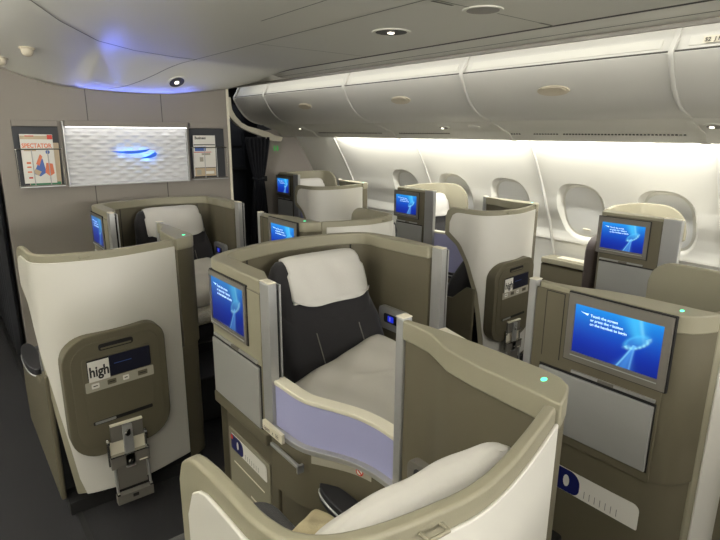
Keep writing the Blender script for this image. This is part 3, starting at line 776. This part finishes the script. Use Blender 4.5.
def rack(x0,x1,label):
    r=thing('magazine_rack',label,'magazine rack',((x0+x1)/2,4.39,1.5))
    xc=(x0+x1)/2; tf=lambda p:(p[0]-xc,p[1]-4.39,p[2]-1.5)
    b=MB(); b.box(x0,x1,4.385,4.399,1.275,1.68,'dark'); b.build('back_plate',r,tf,bevel=.002)
    b=MB(); b.box(x0,x1,4.360,4.399,1.683,1.722,'bulk'); b.build('top_trim',r,tf,bevel=.002)
    b=MB()
    b.tube([(x0,4.335,1.53),(x1,4.335,1.53)],.0045,'chrome'); b.tube([(x0,4.335,1.283),(x1,4.335,1.283)],.004,'chrome')
    for x in (x0,x1): b.tube([(x,4.335,1.53),(x,4.395,1.53)],.004,'chrome'); b.tube([(x,4.335,1.283),(x,4.395,1.283)],.004,'chrome'); b.tube([(x,4.335,1.53),(x,4.335,1.283)],.002,'chrome')
    for t in (.33,.68): b.tube([(x0+(x1-x0)*t,4.335,1.53),(x0+(x1-x0)*t,4.335,1.283)],.003,'metal')
    b.box(x0,x1,4.335,4.39,1.272,1.282,'metal')
    b.build('wire_rail',r,tf)
rack(.470,.745,'dark magazine rack with colourful magazine left of the logo panel')
rack(1.690,1.985,'dark magazine rack with newspaper-style magazine right of the logo panel')
def page(name,label,x0,z0,w,h,y,items,tilt=0,m='card_white'):
    b=MB(); O=Vector((x0,y,z0)); c,s=math.cos(tilt),math.sin(tilt); U=Vector((c,0,s)); V=Vector((-s,-.04,c)); Nn=Vector((0,-1,-.04)).normalized()
    b.prism([(0,0),(w,0),(w,h),(0,h)],O,U,V,Nn,-.006,0,m)
    for k,it in enumerate(items):
        if it[0]=='t': b.text(it[1],it[2],O+U*(w*it[3])+V*(h*it[4]),U,V,Nn,.0012,it[5],width=w*it[6],bold=.03)
        else: b.prism([(w*p,h*q) for p,q in it[1]],O,U,V,Nn,.0002+.0003*k/3,.0004+.0003*k/3,it[2])
    return tag(b.build(name,fix=True),label,'magazine')
def R4(a,c,d,e): return [(a,c),(d,c),(d,e),(a,e)]
page('magazine','magazine with red SPECTATOR title in the left-hand rack',.500,1.300,.195,.330,4.348,
 [('r',R4(0,.90,1,.97),'card_tan'),('r',R4(.83,.90,.99,.99),'card_red'),('r',R4(.15,.955,.42,.975),'card_red'),
  ('t','SPECTATOR',.040,.03,.73,'card_orange',.92),('r',R4(.08,.66,.45,.69),'card_tan'),('r',[(.8+.07*math.cos(a*.52),.64+.04*math.sin(a*.52)) for a in range(12)],'card_blue'),
  ('r',[(.30,.20),(.55,.52),(.62,.5),(.70,.22),(.5,.14)],'card_blue'),('r',[(.40,.40),(.55,.60),(.62,.55),(.5,.36)],'card_orange'),('r',[(.66,.22),(.72,.42),(.92,.40),(.95,.2),(.8,.14)],'card_orange'),
  ('r',[(.3,.22),(.36,.3),(.55,.24),(.45,.15)],'card_tan'),
  ('r',R4(.12,.40,.25,.44),'card_orange'),('r',R4(.12,.32,.25,.35),'card_orange'),('r',R4(.12,.22,.25,.25),'card_orange'),('r',R4(.14,.1,.26,.13),'card_red')],-.01)
page('magazine','orange-edged magazine behind the SPECTATOR magazine',.530,1.287,.195,.29,4.360,[('r',R4(.02,.0,.98,.08),'card_green')],-.03,'card_tan')
page('magazine','white magazine with grey headlines in the right-hand rack',1.700,1.300,.185,.325,4.348,
 [('t','Business',.030,.06,.91,'ink',.5),('r',R4(.0,.76,.98,.785),'ink'),('r',R4(.05,.62,.55,.73),'card_blue'),('r',R4(.0,.585,.8,.60),'card_red'),('r',R4(.35,.52,.75,.57),'placard'),
  ('r',R4(.25,.36,.42,.47),'placard'),('r',R4(.02,.0,.98,.20),'card_tan'),('r',R4(.02,.2,.98,.215),'ink'),('r',R4(.1,.03,.3,.16),'placard'),('r',R4(.5,.05,.9,.12),'card_white')],.0)

# ------------------------------------------------------------------ overhead bins
BP=[(2.800,2.027),(2.825,1.965),(2.868,1.895),(2.93,1.825),(3.02,1.770),(3.150,1.738)]   # door profile
SEPS=[-5.2,-.08,1.22,2.51,3.80,5.18,5.86]
BN=['the part-hidden bin at the right picture edge','the nearest full bin','the bin second from the right edge','the third bin from the right edge','the fourth bin from the right edge','the short darker bin at the doorway']
bin_lab={0:'overhead bin farthest aft above the window seats',1:'white overhead bin cut by the right picture edge, with seat row placard',2:'large white overhead bin with oval handle above the two nearest windows',
 3:'white overhead bin with oval handle above the tall cream window-side shell',4:'white overhead bin with oval handle above the blank wall panel',5:'small handleless overhead bin end section at the galley doorway'}
PB=smooth_path(BP,.02)
def bin_unit(k,y0,y1):
    yc=(y0+y1)/2
    r=thing('overhead_bin',bin_lab[k],'overhead bin',(3.1,yc,1.75),0,'overhead bins over the windows')
    tf=lambda p:(p[0]-3.1,p[1]-yc,p[2]-1.75)
    b=MB(); g=.012
    b.loft([[(p.x,y,p.y) for p in PB]+[(3.15,y,2.0),(2.86,y,2.03)] for y in (y0+g,y1-g)],'bin'); d=b.build('door',r,tf,bevel=.005,ang=50)
    b=MB(); # body behind and header above the door
    b.loft([[(2.825,y,2.032),(2.850,y,2.10),(2.90,y,2.22),(2.96,y,2.40),(3.4,y,2.40),(3.4,y,1.79),(3.16,y,1.775),(3.16,y,2.02)] for y in (y0+.001,y1-.001)],'bin'); b.build('body',r,tf)
    b=MB(); b.loft([[(2.806,y,2.028),(2.83,y,2.028),(2.83,y,2.036),(2.806,y,2.036)] for y in (y0+g,y1-g)],'ceil_gap'); b.build('door_gap',r,tf)
    b=MB(); a0,a1=y0+.06,y1-.06
    b.loft([[(2.829,y,2.052),(2.846,y,2.096),(2.850,y,2.094),(2.834,y,2.050)] for y in (a0,a1)],'bin_rail'); b.build('label_strip',r,tf,bevel=.001)
    b=MB(); # rounded rib at the forward joint
    b.loft([[(p.x-.006,y1-.012,p.y),(p.x-.010,y1,p.y-.003),(p.x-.006,y1+.012,p.y),(p.x+.02,y1+.012,p.y+.015),(p.x+.02,y1-.012,p.y+.015)] for p in smooth_path([(2.95,2.37),(2.892,2.22),(2.842,2.10)]+BP,.02)],'bin'); b.build('joint_rib',r,tf,ang=60)
    if k in (1,2,3,4):
        z=1.896; x=2.862; nrm=Vector((-.72,0,-.69)).normalized(); up=Vector((-.69,0,.72)).normalized()
        O=Vector((x+.004,yc,z))
        b=MB(); E=lambda a,c_,t:[O+Vector((0,1,0))*u+up*v_+nrm*t for u,v_ in sup(0,0,a,c_,2,28)]
        b.loft([E(.105,.036,.0),E(.102,.034,.007),E(.090,.027,.006),E(.05,.012,.001)],'handle'); h=b.build('handle',d,tf,ang=60); h['label']='oval beige handle'
        b=MB(); b.prism([(-.088,.002),(.088,.002),(.06,.026),(0,.031),(-.06,.026)],O,(0,1,0),up,nrm,.006,.013,'handle'); b.build('grip_flap',h,tf,bevel=.002)
    if k==1:
        O=Vector((2.842,1.10,2.055)); U=(0,-1,0); V=Vector((.40,0,1)).normalized()
        b=MB(); b.prism(rrect(0,.14,0,.034,.003,2),O-Vector((.018,0,0)),U,V,(-1,0,.2),0,.0015,'cap'); b.text('52  J K',.026,O+Vector((-.0205,-.008,.007)),U,V,(-1,0,.2),.001,'ceil_gap',bold=.02)
        b.build('row_placard',r,tf)
for k in range(6): bin_unit(k,SEPS[k],SEPS[k+1])
# continuous underside with vents
pr=thing('service_rail','pale service panel with vent slots running under the overhead bins','service panel',(3.3,2,1.66))
tf=lambda p:(p[0]-3.3,p[1]-2,p[2]-1.66)
b=MB(); UP=[(3.15,1.745),(3.165,1.728),(3.29,1.682),(3.345,1.668),(3.40,1.615),(3.44,1.608),(3.47,1.615),(3.45,1.64),(3.36,1.70),(3.30,1.76),(3.17,1.765)]
b.loft([[(x,y,z) for x,z in UP] for y in (-5.2,5.86)],'bin_rail'); b.build('panel',pr,tf,ang=30)
vs=MB()
for s0,s1 in ((1.32,2.08),(2.12,2.30),(2.42,2.50),(3.1,3.7),(3.95,5.0)):
    y=s0
    while y<s1:
        vs.box(3.355,3.366,y,y+.012,1.650,1.660,'ceil_gap'); y+=.022
vs.build('vent_slots',pr,tf)
for y in (1.24,2.53,3.80,5.10):
    b=MB(); b.loft([[(x-.004,yy,z-.004) for x,z in UP[1:7]]+[(3.3,yy,1.70)] for yy in (y-.02,y+.02)],'bin_rail')
    b.build('joint_cover',pr,tf,ang=40)
def spot_unit(name,y,label,lit):
    x,z=3.235,1.700
    r=thing(name,label,'reading light' if lit else 'speaker',(x,y,z),0,'reading lights under the bins' if lit else None)
    nn=Vector((-.34,0,-.94)).normalized(); u=Vector((-.94,0,.34)).normalized()
    b=MB(); b.prism(sup(0,0,.038,.055,2,24),(0,0,0),u,(0,1,0),nn,-.004,.004,'bin_rail'); b.build('housing',r,bevel=.002)
    b=MB(); b.prism(sup(0,0,.026,.038,2,24),(0,0,0),u,(0,1,0),nn,.003,.006,'bezel' if lit else 'bin'); b.build('bezel',r)
    if lit:
        b=MB(); b.prism(sup(0,0,.010,.012,2,14),(0,.012,0),u,(0,1,0),nn,.005,.010,'lens'); b.build('lens',r)['label']='tiny bright lens'
spot_unit('reading_light',5.16,'tiny lit reading light under the bin nearest the galley doorway',True)
spot_unit('reading_light',3.05,'lit reading light under the bin above the tall cream shell',True)
spot_unit('reading_light',1.14,'lit reading light under the bins at the right picture edge',True)
spot_unit('bin_speaker',2.74,'round unlit speaker under the bins beside the middle reading light',False)
# end trim of the bins at the doorway
b=MB(); TP=[(2.655,2.03),(2.665,1.90),(2.70,1.85),(2.78,1.765),(2.86,1.70),(2.96,1.66),(3.05,1.63),(3.14,1.60),(3.25,1.555),(3.38,1.55),(3.40,1.60),(3.30,1.62),(3.2,1.66),(3.05,1.70),(2.95,1.72),(2.87,1.76),(2.80,1.83),(2.76,1.90),(2.75,2.03)]
b.prism(TP,(0,5.86,0),(1,0,0),(0,0,1),(0,1,0),-.03,.03,'cap'); struct(b.build('trim_%d'%n_,bevel=.008)); n_+=1
# left-hand bins (other side of the cabin): a plain mirrored housing
b=MB(); b.loft([[(mirx(p.x),y,p.y) for p in PB]+[(mirx(3.4),y,1.74),(mirx(3.4),y,2.40),(mirx(2.96),y,2.40),(mirx(2.85),y,2.10)] for y in (-5.2,5.86)],'bin'); struct(b.build('wall_left_bins',ang=40))

# ------------------------------------------------------------------ ceiling fittings
def ceil_fit(name,x,y,label,cat,a=.085,b_=.085,lit=False,dome=False):
    z=ceil_z(x,y); e=.02
    nx=-(ceil_z(x+e,y)-ceil_z(x-e,y))/(2*e); ny=-(ceil_z(x,y+e)-ceil_z(x,y-e))/(2*e)
    Nn=-Vector((nx,ny,1)).normalized(); U=Vector((1,0,-nx)).normalized(); V=Nn.cross(U)
    U=V.cross(Nn)
    r=thing(name,label,cat,(x,y,z))
    if dome:
        b=MB(); b.loft([[U*u+V*v_+Nn*t for u,v_ in sup(0,0,a*k,a*k,2,24)] for k,t in ((1.25,-.004),(1.25,.006),(1,.008),(.95,.026),(.7,.040),(.3,.046))],'handle'); b.build('dome',r,ang=50)
    else:
        b=MB(); b.loft([[U*u+V*v_+Nn*t for u,v_ in sup(0,0,a*k,b_*k,2,32)] for k,t in ((1,-.006),(1,.004),(.9,.006),(.8,.003))],'ceil'); b.build('ring',r,ang=50)
        b=MB(); b.prism(sup(0,0,a*.8,b_*.8,2,32),(0,0,0),U,V,Nn,-.004,.0035,'ceil_gap' if lit else 'wall_grey'); b.build('disc',r)
        if lit:
            b=MB(); b.prism(rrect(-.016,.012,-.012,.012,.004,3),(0,0,0),U,V,Nn,.003,.010,'lens'); b.build('lamp_lens',r)['label']='small bright lens'
    return r
ceil_fit('ceiling_spotlight',1.94,2.22,'round ceiling spotlight with small bright lens over the right-hand aisle','ceiling light',.10,.10,True)
ceil_fit('ceiling_spotlight',1.55,4.20,'small ceiling spotlight close above the bulkhead','ceiling light',.07,.07,True)
ceil_fit('ceiling_speaker',1.90,1.60,'flush round speaker in the ceiling at the top of the picture','speaker',.085,.085,False)
ceil_fit('smoke_detector',.53,3.72,'beige domed detector on the ceiling above the left aisle','smoke detector',.032,dome=True)
ceil_fit('smoke_detector',.445,4.10,'smaller beige detector at the left picture edge','smoke detector',.026,dome=True)

# ------------------------------------------------------------------ window-side lockers
def locker(y0,y1,label):
    yc=(y0+y1)/2; r=thing('side_locker',label,'storage locker',(3.99,yc,0),0,'side lockers under the windows'); tf=lambda p:(p[0]-3.99,p[1]-yc,p[2])
    b=MB(); b.box(3.885,4.045,y0,y1,0,.62,'taupe_dark'); b.build('body',r,tf,bevel=.006)
    b=MB(); b.box(3.875,4.035,y0+.004,y1-.004,.625,.672,'taupe'); l=b.build('lid',r,tf,bevel=.008)
    b=MB(); b.box(3.92,4.01,y0+.12,y1-.12,.673,.680,'cap'); b.build('lid_inset',l,tf,bevel=.002)
    b=MB(); b.box(4.035,4.062,y1-.45,y1-.33,.765,.785,'cap'); b.build('latch',r,tf,bevel=.004)
locker(1.90,2.50,'taupe storage locker with pale lid inset between tall cream shell and near window seat')
locker(3.30,3.78,'taupe storage locker beside the tall cream shell')
locker(.6,1.24,'taupe storage locker beyond the nearest window seat')

# ------------------------------------------------------------------ galley doorway: curtain, cabinet, sign
cb=thing('galley_cabinet','dark galley cabinet with drawers seen through the doorway','galley cabinet',(2.6,6.75,0))
tf=lambda p:(p[0]-2.6,p[1]-6.75,p[2])
b=MB(); b.box(2.0,3.35,6.75,7.3,0,2.0,'dark'); b.build('body',cb,tf,bevel=.005)
for (z0,z1) in ((.05,.62),(.66,1.16),(1.20,1.44),(1.48,1.95)):
    for (x0,x1) in ((2.05,2.66),(2.70,3.3)):
        b=MB(); b.box(x0,x1,6.735,6.755,z0,z1,'dark'); dd=b.build('door_panel',cb,tf,bevel=.004)
        b=MB(); b.box((x0+x1)/2-.07,(x0+x1)/2+.07,6.715,6.737,z1-.05,z1-.03,'black'); b.build('handle',dd,tf,bevel=.002)
b=MB(); b.box(2.0,3.35,6.70,6.78,1.165,1.195,'plinth'); b.build('rail',cb,tf,bevel=.003)
ct=MB()
def cur(u,v):
    z=.05+1.55*(1-v); tie=abs(z-1.12)
    w=.30*(.42+.58*min(1,(tie/.42))**.8) if z>1.12 else .30*(.42+.40*min(1,(tie/.7))**.8)
    x=3.06+(u-.5)*w; return (x,5.84+.028*math.sin(u*2*PI*6)*(w/.30),z)
ct.grid(cur,90,40,'curtain'); o=ct.build('curtain',fix=False,ang=80); md=o.modifiers.new('t','SOLIDIFY'); md.thickness=.006
tag(o,'dark gathered curtain tied back at the galley doorway','curtain')
b=MB(); b.tube([(3.06+.075*math.cos(t*PI/8),5.84+.045*math.sin(t*PI/8),1.12+.008*math.sin(t)) for t in range(17)],.012,'curtain'); b.box(3.12,3.15,5.80,5.83,1.09,1.15,'black')
tie=b.build('tieback',o)
lc=MB(); lc.grid(lambda u,v:(.335+.022*math.sin(u*2*PI*9),4.40+u*1.6,.03+2.0*v),160,8,'curtain'); o2=lc.build('curtain',fix=False,ang=80); md=o2.modifiers.new('t','SOLIDIFY'); md.thickness=.005
tag(o2,'dark curtain drawn along the left side of the bulkhead','curtain')
b=MB()
for dx in (0,.045):
    b.prism(sup(dx,.022,.008,.008,2,10),(3.315,5.898,1.47),(1,0,0),(0,0,1),(0,-1,0),0,.002,'green_sign' if False else 'green')
    b.prism([(dx-.010,.010),(dx+.010,.010),(dx+.007,-.03),(dx-.007,-.03)],(3.315,5.898,1.47),(1,0,0),(0,0,1),(0,-1,0),0,.002,'green')
b.prism(R4(.021,-.03,.024,.03),(3.315,5.898,1.47),(1,0,0),(0,0,1),(0,-1,0),0,.002,'green')
M['green_dim']=mat('green_sign',rgb(50,120,60),.5,emit=.35,ecol=rgb(70,210,90))
sg_=b.build('lavatory_sign'); 
for i,m in enumerate(sg_.data.materials): sg_.data.materials[i]=M['green_dim']
tag(sg_,'small green lit sign with two figures on the front partition','sign')

# ------------------------------------------------------------------ light
def area(name,loc,rot,sx,sy,e,col):
    l=bpy.data.lights.new(name,'AREA'); l.shape='RECTANGLE'; l.size=sx; l.size_y=sy; l.energy=e; l.color=col
    o=bpy.data.objects.new(name,l); C.objects.link(o); o.location=loc; o.rotation_euler=rot; return o
WARM=(1,.985,.93)
def aim(d): return Vector(d).to_track_quat('-Z','Y').to_euler()
for sg in (1,-1):
    X=(lambda x:x) if sg==1 else mirx
    # cove above the windows, hidden behind the service rail, washing down the wall
    for yy in ((0.0,2.48),(2.56,5.0)):
        o=area('window_cove_light',(X(3.505),(yy[0]+yy[1])/2,1.70),(0,0,0),yy[1]-yy[0],.03,24 if sg==1 else 24,WARM)
        z=Vector((-sg*.45,0,1)).normalized()      # light's local z is opposite to the beam
        y_=z.cross(Vector((0,1,0))).normalized()
        o.rotation_euler=Matrix((Vector((0,1,0)),z.cross(Vector((0,1,0))),z)).transposed().to_euler()
    # cove over the bins
    o=area('bin_cove_light',(X(2.64),1.8,2.17),(0,0,0),7.5,.03,7.5 if sg==1 else 95,WARM)
    z=Vector((-sg*1,0,.15)).normalized(); o.rotation_euler=Matrix((Vector((0,1,0)),z.cross(Vector((0,1,0))),z)).transposed().to_euler()
# added fill lights over both aisles, out of view aft of the viewpoint
for x_,e_ in ((-.05,15),(2.45,26)): area('aisle_fill_light',(x_,-1.2,2.10),(0,0,0),.3,3.0,e_,(1,.98,.93))
o=area('ceiling_fill_light',(-.33,.8,1.98),(0,0,0),.06,5.4,26,(1,.98,.93)); zz=Vector((-.8,0,-.6)).normalized(); o.rotation_euler=Matrix((Vector((0,1,0)).cross(zz),Vector((0,1,0)),zz)).transposed().to_euler()  # added unseen uplight on the left, brightens the ceiling
area('galley_fill_light',(2.6,6.4,2.3),(0,0,0),1.0,.4,5,(.9,.94,1))  # added fill that lifts the dark galley interior
o=area('aft_fill_light',(1.2,-5.1,1.86),(0,0,0),3.8,.5,165,(1,.98,.93)); o.rotation_euler=aim((0,1,.1))  # added fill at the rear wall, stands for no known fixture
# blue mood light on top of the bulkhead
l=bpy.data.lights.new('mood_light','SPOT'); l.color=(.13,.2,1); l.energy=5; l.spot_size=math.radians(34); l.spot_blend=.9; l.shadow_soft_size=.02
o=bpy.data.objects.new('mood_light',l); C.objects.link(o); o.location=(1.15,4.33,1.88); o.rotation_euler=aim((-.06,-.62,.24))
o=area('mood_strip_light',(1.32,4.36,1.89),(0,0,0),.9,.02,.8,(.15,.22,1)); o.rotation_euler=aim((0,-.8,.5))

w=bpy.data.worlds.new('World'); SC.world=w; w.use_nodes=True
w.node_tree.nodes['Background'].inputs['Color'].default_value=(.5,.5,.5,1); w.node_tree.nodes['Background'].inputs['Strength'].default_value=.02

# ------------------------------------------------------------------ camera
FPX,PT,YW,RL=539.2,math.radians(14.212),math.radians(38.241),math.radians(.416)
f=Vector((math.sin(YW)*math.cos(PT),math.cos(YW)*math.cos(PT),-math.sin(PT))); r=Vector((math.cos(YW),-math.sin(YW),0)); u=r.cross(f)
r2=r*math.cos(RL)+u*math.sin(RL); u2=u*math.cos(RL)-r*math.sin(RL)
cam=bpy.data.cameras.new('camera'); cam.sensor_width=36; cam.lens=FPX/720*36; cam.clip_start=.02
co=bpy.data.objects.new('camera',cam); C.objects.link(co)
co.matrix_world=Matrix.Translation((0,0,1.65)) @ Matrix((r2,u2,-f)).transposed().to_4x4()
SC.camera=co
SC.view_settings.view_transform='Standard'; SC.view_settings.look='None'; SC.view_settings.gamma=1; SC.view_settings.exposure=.28
try: SC.view_settings.use_curve_mapping=False
except Exception: pass
